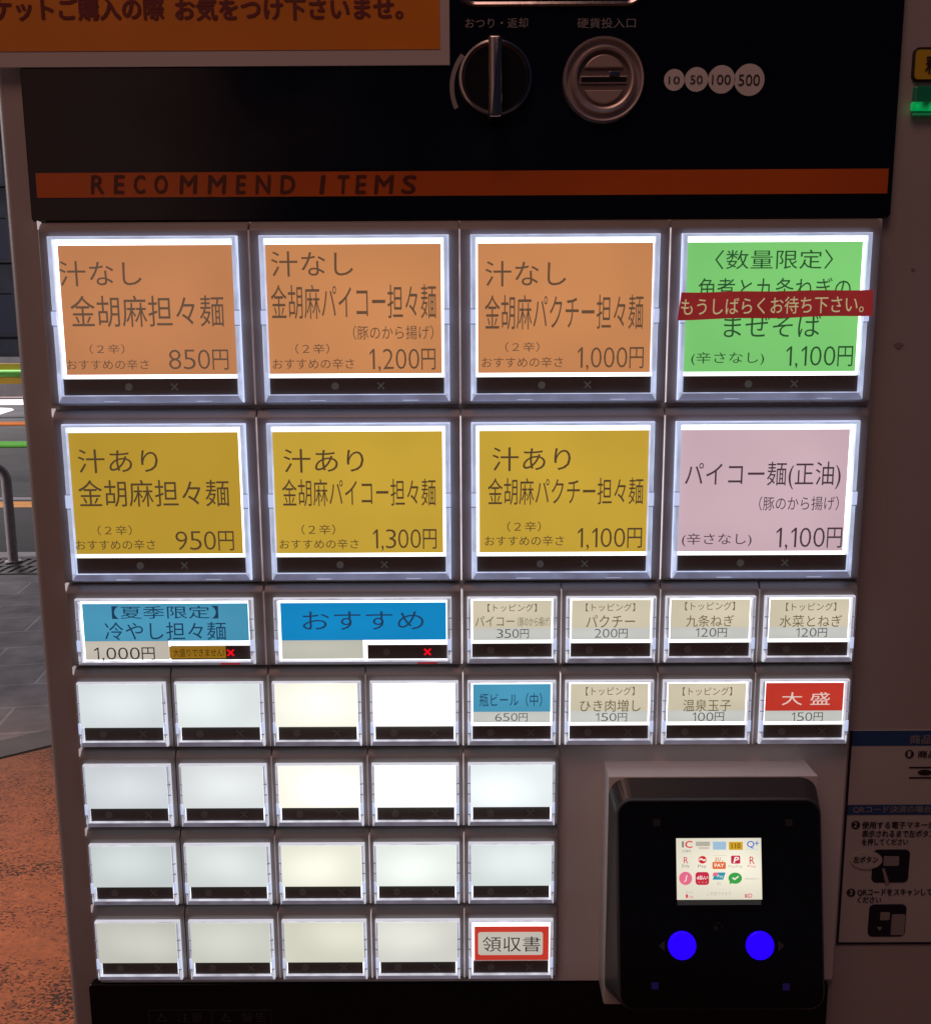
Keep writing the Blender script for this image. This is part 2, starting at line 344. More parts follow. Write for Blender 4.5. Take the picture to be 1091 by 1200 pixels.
gb = bmesh.new()
def slab(name, o0, o1, z, m, th=.03):
    bm = bmesh.new(); pts = [P0+nn*o0, P0+nn*o1, P1+nn*o1, P1+nn*o0]
    lo = [bm.verts.new((p.x, p.y, z-th)) for p in pts]; hi = [bm.verts.new((p.x, p.y, z)) for p in pts]
    bm.faces.new(hi); bm.faces.new(lo)
    for i in range(4): bm.faces.new((lo[i], lo[(i+1) % 4], hi[(i+1) % 4], hi[i]))
    bmesh.ops.recalc_face_normals(bm, faces=bm.faces[:]); return struct(link(name, bm, m))
gb.free()
slab('entrance_floor', 0.006, 9, ZG+.012, granite())
slab('threshold_joint', -.028, 0.0, ZG+.004, M['slot'], .006)
M['threshold'] = mat('threshold_stone', (.10, .09, .095), .6, vary=.2, vscale=8)
slab('threshold_kerb', -.20, -.032, ZG+.006, M['threshold'])
M['iron'] = mat('drain_iron', (.12, .11, .11), .6, .6, vary=.2, vscale=40)
dg = bmesh.new()
box(dg, -12, 2, 5.88, 5.91, ZG-.03, ZG+.006); box(dg, -12, 2, 6.12, 6.15, ZG-.03, ZG+.006); box(dg, -12, 2, 6.37, 6.41, ZG-.03, ZG+.006)
x = -5.0
while x < -1.5:
    box(dg, x, x+.035, 5.91, 6.12, ZG-.025, ZG+.004); box(dg, x+.02, x+.055, 6.15, 6.37, ZG-.025, ZG+.004); x += .075
tag(link('drain_grate', dg, M['iron']), 'dark iron drain grate along the kerb left of the machine', 'drain grate')
def road_band(name, y0, y1, X0, X1, m, dz=.004):
    sheet(name, [(X0, y0), (X1, y0), (X1, y1), (X0, y1)], ZG-.12+dz, m)
zr = ZG-.12
gy = lambda py: atz(20, py, zr).y
road_band('orange_line', gy(595), gy(588), -40, 20, M['orange_paint'])
road_band('thin_white_line', gy(586), gy(583), -40, 20, M['kerbstone'])
road_band('white_stripe', gy(474.5), gy(468), -80, 20, M['white_paint'])
road_band('worn_stripe', gy(466), gy(460.5), -90, 20, M['pink_paint'])
p = [atz(0, 478, zr), atz(14, 478.5, zr), atz(17, 480.5, zr), atz(0, 486, zr), atz(-60, 500, zr), atz(-60, 492, zr)]
sheet('road_arrow', [(q.x, q.y) for q in p], zr+.004, M['white_paint'])
M['green_pipe'] = mat('green_pipe', (.13, .5, .06), .65, vary=.1, vscale=3)
M['orange_pipe'] = mat('orange_pipe', (.85, .24, .05), .65)
M['yellow_board'] = mat('yellow_board', (.75, .42, .03), .5, vary=.12, vscale=2)
M['steel'] = mat('brushed_steel', (.42, .38, .38), .45, .4, vary=.15, vscale=25)
def barrier(name, Y, rails, board, label):
    t = thing(name, label, 'barrier', 'work barriers along the road')
    X0, X1 = -60, 3.0
    tz = 0
    for py, rad, m, nm in rails:
        z = at(20, py, Y).z; tz = max(tz, z) if tz else z
        bm = bmesh.new(); tube(bm, [(X0, Y, z), (X1, Y, z)], rad); link(nm, bm, m, t, True)
    top = max(at(20, r[0], Y).z for r in rails)
    for X in (-26, -20, -1.0, 2.6):
        bm = bmesh.new(); box(bm, X-.03, X+.03, Y+.06, Y+.12, zr, top+.05, .008); link('post', bm, M['steel'], t)
    if board:
        bm = bmesh.new(); box(bm, X0, X1, Y+.14, Y+.18, at(20, board[1], Y+.14).z, at(20, board[0], Y+.14).z, .008); link('board', bm, M['yellow_board'], t)
barrier('work_barrier', 11.0, [(521, .041, M['green_pipe'], 'green_rail'), (496.6, .026, M['orange_pipe'], 'orange_rail')], None, 'road barrier with one green rail below one orange rail, nearer of two')
barrier('work_barrier', 25.0, [(437.6, .095, M['green_pipe'], 'green_rail')], (426, 450), 'road barrier with a green rail before a yellow board, farther of two')
# steel hoop on the kerb
hz = at(7.5, 547, 6.3).z; hy = 6.27; hx = at(15, 645, hy).x
bm = bmesh.new()
pts = [(hx, hy, ZG-.02), (hx, hy, hz-.10)] + [(hx-.10+.10*math.cos(R(t)), hy, hz-.10+.10*math.sin(R(t))) for t in range(15, 91, 15)]
pts += [(hx-.6, hy, hz)] + [(hx-.6-.10*math.sin(R(t)), hy, hz-.10+.10*math.cos(R(t))) for t in range(15, 91, 15)] + [(hx-.7, hy, ZG-.02)]
tube(bm, pts, .035, 16)
hp = thing('steel_hoop', 'bent steel tube hoop standing by the drain grate', 'hoop barrier'); link('hoop_tube', bm, M['steel'], hp, True)
for xx in (hx, hx-.7):
    bm = bmesh.new(); lt = bmesh.new(); lathe(lt, 0, 0, [(.035, -.012), (.06, -.012), (.06, 0)], 20)
    for v in lt.verts: v.co = Vector((xx+v.co.x, hy+v.co.z, ZG+.006-v.co.y*.6))
    join(bm, lt); link('foot_collar', bm, M['steel'], hp, True)
# building over the road
M['facade'] = mat('dark_facade', (.012, .013, .018), .8, spec=.08, vary=.4, vscale=.6)
M['facade_base'] = mat('grey_plinth', (.08, .077, .084), .8, vary=.3, vscale=1)
M['window_glass'] = mat('window_glass', (.012, .014, .022), .2, spec=.25)
M['frame_grey'] = mat('window_frame', (.012, .012, .016), .7, spec=.08)
bd = thing('street_building', 'dark building across the road, far left edge', 'building')
bm = bmesh.new(); box(bm, -55, -4, 38, 52, zr+1.6, 16); link('wall', bm, M['facade'], bd)
bm = bmesh.new(); box(bm, -55.1, -3.9, 37.7, 52.1, zr, zr+1.6); link('plinth', bm, M['facade_base'], bd)
for iz in range(5):
    for ix in range(10):
        X = -30+ix*2.6; Z = zr+2.4+iz*2.9
        bm = bmesh.new(); box(bm, X, X+1.8, 37.9, 38.1, Z, Z+.09); box(bm, X, X+1.8, 37.9, 38.1, Z+1.71, Z+1.8); box(bm, X, X+.09, 37.9, 38.1, Z+.09, Z+1.71); box(bm, X+1.71, X+1.8, 37.9, 38.1, Z+.09, Z+1.71)
        w = link('window', bm, M['frame_grey'], bd)
        bm = bmesh.new(); box(bm, X+.09, X+1.71, 37.96, 37.99, Z+.09, Z+1.71); link('pane', bm, M['window_glass'], w)

# ------------------------------------------------------------------ the ticket machine
TM = thing('ticket_machine', 'cream meal ticket vending machine with rows of lit menu buttons', 'vending machine')
YC = .014                                      # front of the cabinet
bm = bmesh.new(); t = bmesh.new(); bmesh.ops.create_cube(t, size=1)
for v in t.verts: v.co = (-.0275+(v.co.x+.5)*(.66+.0275), YC+(v.co.y+.5)*.40, ZG+.012+(v.co.z+.5)*(1.95))
bmesh.ops.bevel(t, geom=[e for e in t.edges if abs(e.verts[0].co.z-e.verts[1].co.z) > .1], offset=.0065, segments=4, profile=.5, affect='EDGES')
join(bm, t); link('cabinet', bm, M['cabinet'], TM, True)
bm = bmesh.new(); box(bm, -.0050, .4368, .009, .020, -.1925, .2508, .0008); link('button_plate', bm, M['plate'], TM)
YP = .0088
bm = bmesh.new(); prism(bm, rrect(-.0105, .4405, .2512, .62, .002), YP, .02, .0006); up = link('upper_panel', bm, M['gloss_black'], TM)
bm = bmesh.new(); prism(bm, rrect(-.0125, .4345, -.62, -.1932, .003), YP, .02, .0006); lp = link('lower_panel', bm, M['gloss_black'], TM)
YS = YP-.0004
def flat(pts, Y, m, name, parent, th=.0002):
    bm = bmesh.new(); prism(bm, pts, Y, Y+th); return link(name, bm, m, parent)
def quad(x0, x1, z0, z1): return [(x0, z0), (x1, z0), (x1, z1), (x0, z1)]
zt, zb = at(300, 201.5, YS).z, at(300, 230.5, YS).z
flat(quad(at(43, 216, YS).x, at(1040, 213, YS).x, zb, zt), YS, M['orange_band'], 'orange_band', up)
bm = bmesh.new()
for ch, a, b in zip('RECOMMENDITEMS', (106, 133, 157, 181, 210, 243, 276, 299, 328, 374, 396, 416, 438, 470), (122, 147, 171, 197, 232, 266, 289, 318, 346, 382, 410, 430, 462, 488)):
    tpx(bm, ch, a, 205.5, b, 226.5, YS-.0003, bold=.05, shear=.1)
link('lettering', bm, M['band_text'], up)

# upper panel fittings
bz = (510, 0, .2383)
bm = bmesh.new(); tpx(bm, 'おつり・返却', 148, 88, 455, 138, YS, bz); tpx(bm, '硬貨投入口', 698, 88, 985, 138, YS, bz); link('lettering', bm, M['print_grey'], up)
x0, x1, z0, z1 = rpx(535.5, -60, 755.5, 9.5, YP)
bm = bmesh.new(); o1, o2 = rrect(x0, x1, z0, z1, .0095, 8), rrect(x0+.0022, x1-.0022, z0+.0022, z1-.0022, .0075, 8)
def ringprism(bm, o, i, y0, y1):
    n = len(o); A = [[bm.verts.new((x, y, z)) for x, z in pts] for pts, y in ((o, y1), (o, y0+.0006), ([(ox*.6+ix*.4, oz*.6+iz*.4) for (ox, oz), (ix, iz) in zip(o, i)], y0), (i, y0+.0005), (i, y1))]
    for a, b in zip(A, A[1:]):
        for k in range(n): bm.faces.new((a[k], a[(k+1) % n], b[(k+1) % n], b[k]))
    bmesh.ops.recalc_face_normals(bm, faces=bm.faces[:])
ringprism(bm, o1, o2, .0055, YP+.001); bs = link('banknote_slot', bm, M['chrome'], TM, True)
flat(o2, YP-.0003, M['slot'], 'slot_recess', bs)
# return lever
YD = .002
c = at(580.8, 90.5, YD); rr = at(624.5, 90, YD).x-c.x
bm = bmesh.new(); lathe(bm, c.x, c.z, [(rr, YP+.001), (rr, .004), (rr-.0006, .0022), (rr-.0016, .0020), (rr-.0022, .0030), (rr-.0030, .0036)]); rl = link('return_lever', bm, M['chrome'], TM, True)
bm = bmesh.new(); lathe(bm, c.x, c.z, [(rr-.0030, .0036), (0, .0040)]); link('dial_face', bm, M['dark_dial'], rl, True)
bm = bmesh.new(); hx0 = at(572, 90, YD).x; hx1 = at(587.5, 90, YD).x; hz1 = at(580, 39.5, -.008).z; hz0 = at(580, 136.5, -.008).z
prism(bm, rrect(hx0, hx1, hz0, hz1, .0014, 4), -.008, .0036, .0016, seg=3); link('grip', bm, M['chrome'], rl, True)
bm = bmesh.new(); prism(bm, circ(c.x+.002, c.z-.003, rr+.0065, 20, 140, 205)+circ(c.x+.002, c.z-.003, rr+.0042, 20, 140, 205)[::-1], YS, YS+.0002); link('turn_arrow', bm, M['print_grey'], up)
# coin slot
c = at(707.8, 92, .004); rr = at(755.5, 92, .004).x-c.x
bm = bmesh.new(); lathe(bm, c.x, c.z, [(rr, YP+.001), (rr, .0055), (rr*.975, .0045), (rr*.93, .0047), (rr*.90, .0078), (rr*.83, .0078), (rr*.79, .0044), (rr*.72, .0030), (rr*.67, .0034), (rr*.645, .0060)])
cs = link('coin_slot', bm, M['satin'], TM, True)
ri = rr*.645; cx, cz = c.x, c.z+.0009
bm = bmesh.new(); lathe(bm, c.x, c.z, [(ri, .0058), (0, .0060)], 40); link('inner_disc', bm, mat('disc_copper', (.26, .19, .17), .4, .4), cs)
for a0, a1, off in ((22, 158, .0022), (202, 338, -.0022)):
    bm = bmesh.new(); prism(bm, circ(c.x, c.z+off*.55, ri*.80, 20, a0, a1), .0046, .0062, .0006); link('guide_plate', bm, mat('guide_plate', (.55, .43, .38), .35, .3), cs)
w = ri*.90
bm = bmesh.new(); box(bm, c.x-w, c.x+w, .0050, .0062, c.z-.0022, c.z+.0016, .0003); link('slot_bar', bm, M['satin'], cs)
bm = bmesh.new(); box(bm, c.x-w*.97, c.x+w*.97, .0047, .0051, c.z-.0013, c.z+.0009); link('slot_opening', bm, M['slot'], cs)
bm = bmesh.new(); box(bm, c.x+w*.22, c.x+w*.66, .0043, .0052, c.z+.0011, c.z+.0036, .0003); link('shutter_tab', bm, M['chrome'], cs)
for (zx, zy, zr_, s) in ((535, 173, 23, '10'), (583, 172, 26, '50'), (637, 172, 30, '100'), (697, 173, 34, '500')):
    px, py, pr = 500+zx*.5417, zy*.5417, zr_*.5417
    c = at(px, py, YS); r_ = (at(px+pr, py, YS).x-c.x)*.965
    d = flat(circ(c.x, c.z, r_), YS-.0001*len(s), M['mark_white'], 'coin_mark', TM, .0004)
    d['label'] = 'round white mark reading ' + s
    bm = bmesh.new(); tw = pr*(.52 if len(s) == 2 else .68); tpx(bm, s, px-tw, py-pr*.36, px+tw, py+pr*.36, YS-.0006, bold=.012); link('lettering', bm, M['print_dark'], d)
# right-hand plate and green lamp
YR = YC-.001
ya = (1030, 0, .25)
bm = bmesh.new(); x0, x1, z0, z1 = rpx(155, 222, 420, 382, YR, ya); prism(bm, rrect(x0, x1, z0, z1, .003), YR-.001, YC+.002, .0004); np_ = link('name_plate', bm, M['print_dark'], TM); np_['label'] = 'yellow plate with black rim'
x0, x1, z0, z1 = rpx(168, 232, 410, 371, YR-.0012, ya); flat(rrect(x0, x1, z0, z1, .002), YR-.0012, M['yellow_plate'], 'plate_face', np_)
bm = bmesh.new(); tpx(bm, '釈', 216, 262, 292, 345, YR-.0016, ya, bold=.04); link('lettering', bm, M['print_dark'], np_)
bm = bmesh.new(); x0, x1, z0, z1 = rpx(156, 405, 420, 545, YR, ya); box(bm, x0, x1, YR-.002, YC+.002, z0, z1, .001); gl = link('change_lamp', bm, M['green_dark'], TM); gl['label'] = 'green lit lamp window'
x0, x1, z0, z1 = rpx(150, 478, 380, 518, YR-.003, ya); bm = bmesh.new(); box(bm, x0, x1, YR-.004, YR-.0015, z0, z1, .0006); link('lit_lens', bm, M['green_led'], gl)
x0, x1, z0, z1 = rpx(158, 528, 400, 538, YR-.003, ya); bm = bmesh.new(); box(bm, x0, x1, YR-.003, YR-.0015, z0, z1, .0004); link('lit_lens', bm, mat('green_edge', (.05, .3, .15), .2, emit=(.002, .07, .02)), gl)
M['smudge'] = mat('scuff_mark', (.33, .29, .28), .6)
for px, py, pr in ((1052, 405, 5), (1069, 316, 2.2)):
    c = at(px, py, YC); r_ = at(px+pr, py, YC).x-c.x
    flat([(c.x+r_*(1+.3*math.sin(3*a))*math.cos(a), c.z+r_*.7*math.sin(a)) for a in [i*math.pi/8 for i in range(16)]], YC-.0004, M['smudge'], 'scuff_mark', TM)
# lower panel warnings
lw = (60, 980, .3483)
bm = bmesh.new()
for a, b, s in ((330, 540, '注意'), (545, 742, '警告')):
    x0, x1, z0, z1 = rpx(a, 584, b, 640, YS, lw); o, i = quad(x0, x1, z0, z1), quad(x0+.0004, x1-.0004, z0+.0004, z1-.0004)
    for p4 in (quad(x0, x1, z1-.0004, z1), quad(x0, x1, z0, z0+.0004), quad(x0, x0+.0004, z0+.0004, z1-.0004), quad(x1-.0004, x1, z0+.0004, z1-.0004)): prism(bm, p4, YS, YS+.0002)
    tpx(bm, s[0], a+95, 592, a+135, 626, YS, lw); tpx(bm, s[1], a+143, 592, a+180, 626, YS, lw); tpx(bm, '△', a+25, 592, a+62, 624, YS, lw); tpx(bm, '!', a+41, 602, a+45, 621, YS, lw)
link('warning_print', bm, M['print_dim'], lp)

# menu buttons -----------------------------------------------------------------
U = .055
TOPS = [.2429, .1453, .0486, 0, -.0491, -.0982, -.1469]
YF = .0035
def surround(X0, X1, zt, zb, seam, left_tick):
    prof = [(.0088, zb), (.0045, zb), (YF, zb+.001), (YF, zt-.0050), (.0041, zt-.0040), (.0062, zt-.0012), (.0088, zt)]
    bm = bmesh.new(); A = [bm.verts.new((X0, y, z)) for y, z in prof]; B = [bm.verts.new((X1, y, z)) for y, z in prof]; n = len(prof)
    for k in range(n): bm.faces.new((A[k], A[(k+1) % n], B[(k+1) % n], B[k]))
    bm.faces.new(A); bm.faces.new(B[::-1]); bmesh.ops.recalc_face_normals(bm, faces=bm.faces[:])
    bmesh.ops.bevel(bm, geom=bm.edges[:], offset=.0004, segments=1, affect='EDGES', clamp_overlap=True)
    s = link('button_surround', bm, M['surround'], TM)
    if seam:
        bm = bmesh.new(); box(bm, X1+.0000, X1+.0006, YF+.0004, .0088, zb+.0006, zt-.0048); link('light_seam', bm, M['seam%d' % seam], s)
    if left_tick:
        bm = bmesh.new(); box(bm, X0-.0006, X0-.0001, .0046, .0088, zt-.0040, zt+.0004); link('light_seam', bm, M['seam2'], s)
    return s
def ring(bm, X0, X1, Z0, Z1, tl, tr, tt, tb, low):
    """bevelled clear rim: outer slope, front land, inner slope; low = material of the foot"""
    def rc(l, r, b, t, y): return [bm.verts.new(v) for v in ((X0+l, y, Z0+b), (X1-r, y, Z0+b), (X1-r, y, Z1-t), (X0+l, y, Z1-t))]
    A = [rc(0, 0, 0, 0, .0046), rc(.0001, .0001, .0001, .0001, .0012), rc(.0007, .0007, .0008, .0006, .0002), rc(tl, tr, tb, tt, .0002), rc(tl+.0006, tr+.0006, tb+.0006, tt+.0006, .0027)]
    for j, (a, b) in enumerate(zip(A, A[1:])):
        for k in range(4):
            f = bm.faces.new((a[k], a[(k+1) % 4], b[(k+1) % 4], b[k]))
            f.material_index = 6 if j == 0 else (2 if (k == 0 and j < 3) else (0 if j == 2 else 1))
    f = bm.faces.new(A[-1]); f.material_index = 3
    bmesh.ops.recalc_face_normals(bm, faces=bm.faces[:])
    for f in bm.faces:
        if f.material_index == 3 and f.normal.y > 0: f.normal_flip()
def mark_cross(bm, cx, cz, s, Y, w=.26):
    for a in (45, -45):
        ca, sa = math.cos(R(a)), math.sin(R(a)); L, h = s*.62, s*w*.5
        pts = [(-L, -h), (L, -h), (L, h), (-L, h)]
        prism(bm, [(cx+x*ca-z*sa, cz+x*sa+z*ca) for x, z in pts], Y+(.0001 if a > 0 else 0), Y+.0003)
YK, YI, YB = .0021, .0019, .0016               # card face, ink, status strip face
def button(name, label, X0, row, kind, cards, texts, reg, marks='off', strip=None, dim=False, shift=0, seam=0):
    """kind: big (2 x 2 cells), wide (2 x 1), small (1 x 1)"""
    Wd = .0498 if kind == 'small' else .0987; Ht = .0864 if kind == 'big' else .0380
    Z1 = TOPS[row]; Z0 = Z1-Ht; X1 = X0+Wd
    mx = .0026 if kind == 'small' else .0056
    surround(X0-mx+.0003, X1+mx-.0003, Z1+.0078, Z0-.0016, seam, X0 < .01)
    tl, tt, tb = {'big': (.0026, .0017, .0038), 'wide': (.0022, .0010, .0016), 'small': (.0019, .0006, .0030)}[kind]
    if not cards or name == 'blank_button': tl = .0016; tt = .0007
    bm = bmesh.new(); ring(bm, X0, X1, Z0, Z1, tl, tl, tt, tb, 2)
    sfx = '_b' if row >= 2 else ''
    # clips and grooves of the clear rim
    for fz in ((.44, .53) if kind == 'big' else (.30, .47, .80)):
        for sx in (0, 1):
            xa, xb = (X0-.0001, X0+tl) if sx == 0 else (X1-tl, X1+.0001)
            z = Z1-Ht*fz
            box(bm, xa, xb, -.0001, .0008, z-.0003, z+.0002, mi=5)
    if kind == 'big':
        for sx in (0, 1):
            xa, xb = (X0-.0001, X0+tl) if sx == 0 else (X1-tl, X1+.0001)
            box(bm, xa, xb, -.0002, .0008, Z1-Ht*.525, Z1-Ht*.445, mi=4)
            box(bm, xa+.0007, xb-.0007, -.0002, .0008, Z1-Ht*.95, Z1-Ht*.82, mi=1)
        for fx in (.3, .8): box(bm, X0+Wd*fx-.005, X0+Wd*fx+.003, 0, .0008, Z0+.0007, Z0+.0010, mi=0)
    else:
        for sx in (0, 1):
            xa, xb = (X0-.0001, X0+tl) if sx == 0 else (X1-tl, X1+.0001)
            box(bm, xa+.0002, xb-.0002, -.0002, .0008, Z1-Ht*.78, Z1-Ht*.62, mi=4)
            box(bm, xa+.0006, xb-.0007, -.0002, .0008, Z1-Ht*.93, Z1-Ht*.86, mi=1)
    b = link(name, bm, [M['rim_front'+sfx], M['rim_side'+sfx], M['rim_low'+sfx], M['backlight'], M['clip'], M['groove'], M['rim_leak'+sfx]], TM)
    b['label'] = label
    # status strip
    if kind == 'wide': sx0, sx1, sz0, sz1 = X0+Wd*.523, X1-.0025, Z0+.0027, Z0+.0108
    elif kind == 'big': sx0, sx1, sz0, sz1 = X0+.0029, X1-.0025, Z0+.0041, Z0+.0129
    else: sx0, sx1, sz0, sz1 = X0+.0026, X1-.0026, Z0+.0035, Z0+.0113
    bm = bmesh.new(); box(bm, sx0, sx1, YB, .0030, sz0, sz1, .0002); ss = link('status_strip', bm, M['strip_black'], b)
    lx0, lx1 = X0+tl, X1-tl
    f1, f2, ms = (.373, .634, .0040) if kind == 'big' else ((.24, .752, .0040) if kind == 'wide' else (.235, .745, .0042))
    zc = (sz0+sz1)/2
    if marks != 'red_only':
        bm = bmesh.new(); c0 = sx0+(sx1-sx0)*f1; prism(bm, circ(c0, zc, ms*.5, 20), YB-.0002, YB+.0001); link('dot_lamp', bm, M['lamp_off'+sfx], b)
    bm = bmesh.new(); mark_cross(bm, sx0+(sx1-sx0)*f2, zc, ms, YB-.0003, .2 if marks == 'off' else .24); link('cross_lamp', bm, M['lamp_off'+sfx] if marks == 'off' else M['lamp_red'], b)
    if marks != 'off':
        cx = sx0+(sx1-sx0)*f2; bm = bmesh.new(); box(bm, cx-.0055, cx+.0055, 0, .0012, Z0+.0004, Z0+.0012); link('red_reflection_lens', bm, M['red_glow'], b)  # added strip imitating the cross's red reflection in the rim
    # cards
    if kind == 'big': cx0, cx1, cz0, cz1 = X0+.0035+shift, X1-.0037+shift, Z0+.0150, Z1-.0046
    elif kind == 'wide': cx0, cx1, cz0, cz1 = X0+.0037, X1-.0030, Z0+.0027, Z1-.0029
    else: cx0, cx1, cz0, cz1 = X0+.0030, X1-.0029, Z0+.0132, Z1-.0020
    if name == 'blank_button': cx0, cx1, cz0, cz1 = X0+.0017, X1-.0017, Z0+.0123, Z1-.0004
    for (u0, u1, v0, v1, m) in cards:          # fractions of the card, v measured down
        yk = YK if name != 'blank_button' else -.0003
        bm = bmesh.new(); box(bm, cx0+(cx1-cx0)*u0, cx0+(cx1-cx0)*u1, yk, YK+.0004, cz1-(cz1-cz0)*v1, cz1-(cz1-cz0)*v0); link('menu_card', bm, m, b)
    groups = {}
    for s, x0, y0, x1, y1, m, *bold in texts: groups.setdefault(m.name, [m, []])[1].append((s, x0, y0, x1, y1, bold[0] if bold else .003))
    for m, items in groups.values():
        bm = bmesh.new()
        for s, x0, y0, x1, y1, bo in items: tpx(bm, s, x0, y0, x1, y1, YI, reg, bold=bo)
        link('lettering', bm, m, b)
    return b
FULL = [(0, 1, 0, 1)]
def full(m): return [(0, 1, 0, 1, m)]
TH = .0; TL = -.001
o_, d_ = I['orange'], I['orange_dim']
button('menu_button', 'orange button reading 850円, two-line soupless tantan noodles', 0, 0, 'big', full(C['orange_dim']), [
    ('汁なし', 160, 205, 550, 325, d_, TH), ('金胡麻担々麺', 215, 368, 940, 518, d_), ('（２辛）', 305, 600, 470, 645, d_, TL), ('おすすめの辛さ', 197, 672, 585, 720, d_, TL), ('850円', 680, 625, 962, 718, d_, TL)], (30, 255, .2475), shift=.0014, seam=1)
button('menu_button', 'orange button reading 1,200円 with a bracketed third line', 2*U, 0, 'big', full(C['orange']), [
    ('汁なし', 117, 165, 520, 290, o_, TH), ('金胡麻パイコー担々麺', 117, 328, 928, 498, o_), ('（豚のから揚げ）', 520, 530, 915, 600, o_, TL), ('（２辛）', 237, 620, 403, 670, o_, TL), ('おすすめの辛さ', 125, 693, 525, 745, o_, TL), ('1,200円', 598, 645, 925, 745, o_, TL)], (290, 255, .2383), shift=-.0004, seam=2)
button('menu_button', 'orange button reading 1,000円, left of the green one', 4*U, 0, 'big', full(C['orange']), [
    ('汁なし', 162, 213, 560, 338, o_, TH), ('金胡麻パクチー担々麺', 160, 378, 938, 550, o_), ('（２辛）', 260, 612, 428, 660, o_, TL), ('おすすめの辛さ', 145, 685, 543, 737, o_, TL), ('1,000円', 612, 637, 940, 738, o_, TL)], (530, 255, .2383), shift=.0002, seam=3)
g_ = I['green']
button('menu_button', 'green button partly under red tape, 1,100円', 6*U, 0, 'big', full(C['green']), [
    ('〈数量限定〉', 230, 128, 700, 205, g_, TH), ('角煮と九条ねぎの', 163, 240, 770, 328, g_), ('まぜそば', 265, 388, 650, 476, g_), ('(辛さなし)', 135, 535, 425, 588, g_, TL), ('1,100円', 510, 512, 778, 590, g_, TL)], (770, 255, .2942), shift=-.0008)
y_, z_ = I['yellow'], I['yellow_dim']
button('menu_button', 'yellow button reading 950円', 0, 1, 'big', full(C['yellow_dim']), [
    ('汁あり', 175, 195, 568, 312, z_, TH), ('金胡麻担々麺', 178, 345, 918, 478, z_), ('（２辛）', 272, 570, 440, 618, z_, TL), ('おすすめの辛さ', 165, 640, 555, 690, z_, TL), ('950円', 655, 598, 942, 690, z_, TL)], (50, 480, .2383), shift=-.0005, seam=2)
button('menu_button', 'yellow button reading 1,300円', 2*U, 1, 'big', full(C['yellow']), [
    ('汁あり', 137, 193, 530, 310, y_, TH), ('金胡麻パイコー担々麺', 130, 340, 884, 475, y_), ('（２辛）', 225, 565, 390, 615, y_, TL), ('おすすめの辛さ', 117, 637, 505, 685, y_, TL), ('1,300円', 573, 588, 888, 682, y_, TL)], (300, 480, .2383), shift=-.0005, seam=3)
button('menu_button', 'yellow button reading 1,100円', 4*U, 1, 'big', full(C['yellow']), [
    ('汁あり', 197, 185, 582, 302, y_, TH), ('金胡麻パクチー担々麺', 175, 335, 938, 468, y_), ('（２辛）', 270, 550, 435, 600, y_, TL), ('おすすめの辛さ', 160, 620, 547, 670, y_, TL), ('1,100円', 612, 582, 932, 677, y_, TL)], (530, 480, .2383), shift=.0008, seam=3)
p_ = I['pink']
button('menu_button', 'pale pink button reading 1,100円', 6*U, 1, 'big', full(C['pink']), [
    ('パイコー麺(正油)', 110, 208, 730, 318, p_, .003), ('（豚のから揚げ）', 405, 345, 722, 402, p_, TL), ('(辛さなし)', 98, 492, 375, 545, p_, TL), ('1,100円', 470, 470, 735, 548, p_, TL)], (770, 480, .2942), shift=-.0014)
s_, k_ = I['sky'], I['black']
HALF = .665
button('menu_button', 'wide sky blue button reading 1,000円 with lit red cross', 0, 2, 'wide', [(0, 1, 0, HALF, C['sky']), (0, .51, HALF, 1, C['stone'])], [
    ('【夏季限定】', 268, 88, 812, 153, s_, .003), ('冷やし担々麺', 232, 170, 852, 262, s_, .003), ('1,000円', 175, 300, 488, 362, k_, TL)], (70, 690, .2291), marks='red_only', seam=1)
button('menu_button', 'wide bright blue button with lit red cross and empty price', 2*U, 2, 'wide', [(0, 1, 0, HALF, C['azure']), (0, .495, HALF, 1, C['beige'])], [
    ('おすすめ', 195, 115, 815, 210, I['azure'], -.002)], (310, 690, .2291), marks='red', seam=3)
XS = lambda c: c*U-.0026
c_, q_ = I['cream'], I['pale']
TOP = [(0, 1, 0, .70, C['cream']), (0, 1, .70, 1, C['pale'])]
ra, rb = (535, 690, .22), (765, 690, .2246)
def small(label, col, row, cards, texts, reg, seam=0): button('menu_button', label, XS(col), row, 'small', cards, texts, reg, seam=seam)
small('cream topping button reading 350円', 4, 2, TOP, [('【トッピング】', 165, 80, 427, 122, c_, TH), ('パイコー', 100, 145, 308, 200, c_, .004), ('（豚のから揚げ）', 325, 150, 497, 200, c_, TL), ('350円', 213, 215, 385, 262, q_, TL)], ra, 2)
small('cream topping button reading 200円', 5, 2, TOP, [('【トッピング】', 688, 77, 950, 120, c_, TH), ('パクチー', 690, 140, 950, 207, c_, .004), ('200円', 735, 213, 910, 260, q_, TL)], ra, 2)
small('cream topping button reading 120円 for kujo leek', 6, 2, TOP, [('【トッピング】', 167, 68, 427, 112, c_, TH), ('九条ねぎ', 172, 137, 422, 198, c_, .004), ('120円', 220, 205, 385, 250, q_, TL)], rb, 1)
small('cream topping button reading 120円 for greens and leek', 7, 2, TOP, [('【トッピング】', 693, 72, 955, 115, c_, TH), ('水菜とねぎ', 660, 137, 985, 200, c_, .004), ('120円', 743, 205, 907, 250, q_, TL)], rb)
small('small button, blue over grey, reading 650円', 4, 3, [(0, 1, 0, .715, C['sky']), (0, 1, .715, 1, C['pale'])], [('瓶ビール（中）', 122, 555, 455, 628, s_, .003), ('650円', 205, 663, 378, 705, q_, TL)], ra, 3)
small('cream topping button reading 150円', 5, 3, TOP, [('【トッピング】', 688, 522, 947, 568, c_, TH), ('ひき肉増し', 657, 590, 980, 655, c_, .004), ('150円', 738, 662, 907, 705, q_, TL)], ra, 1)
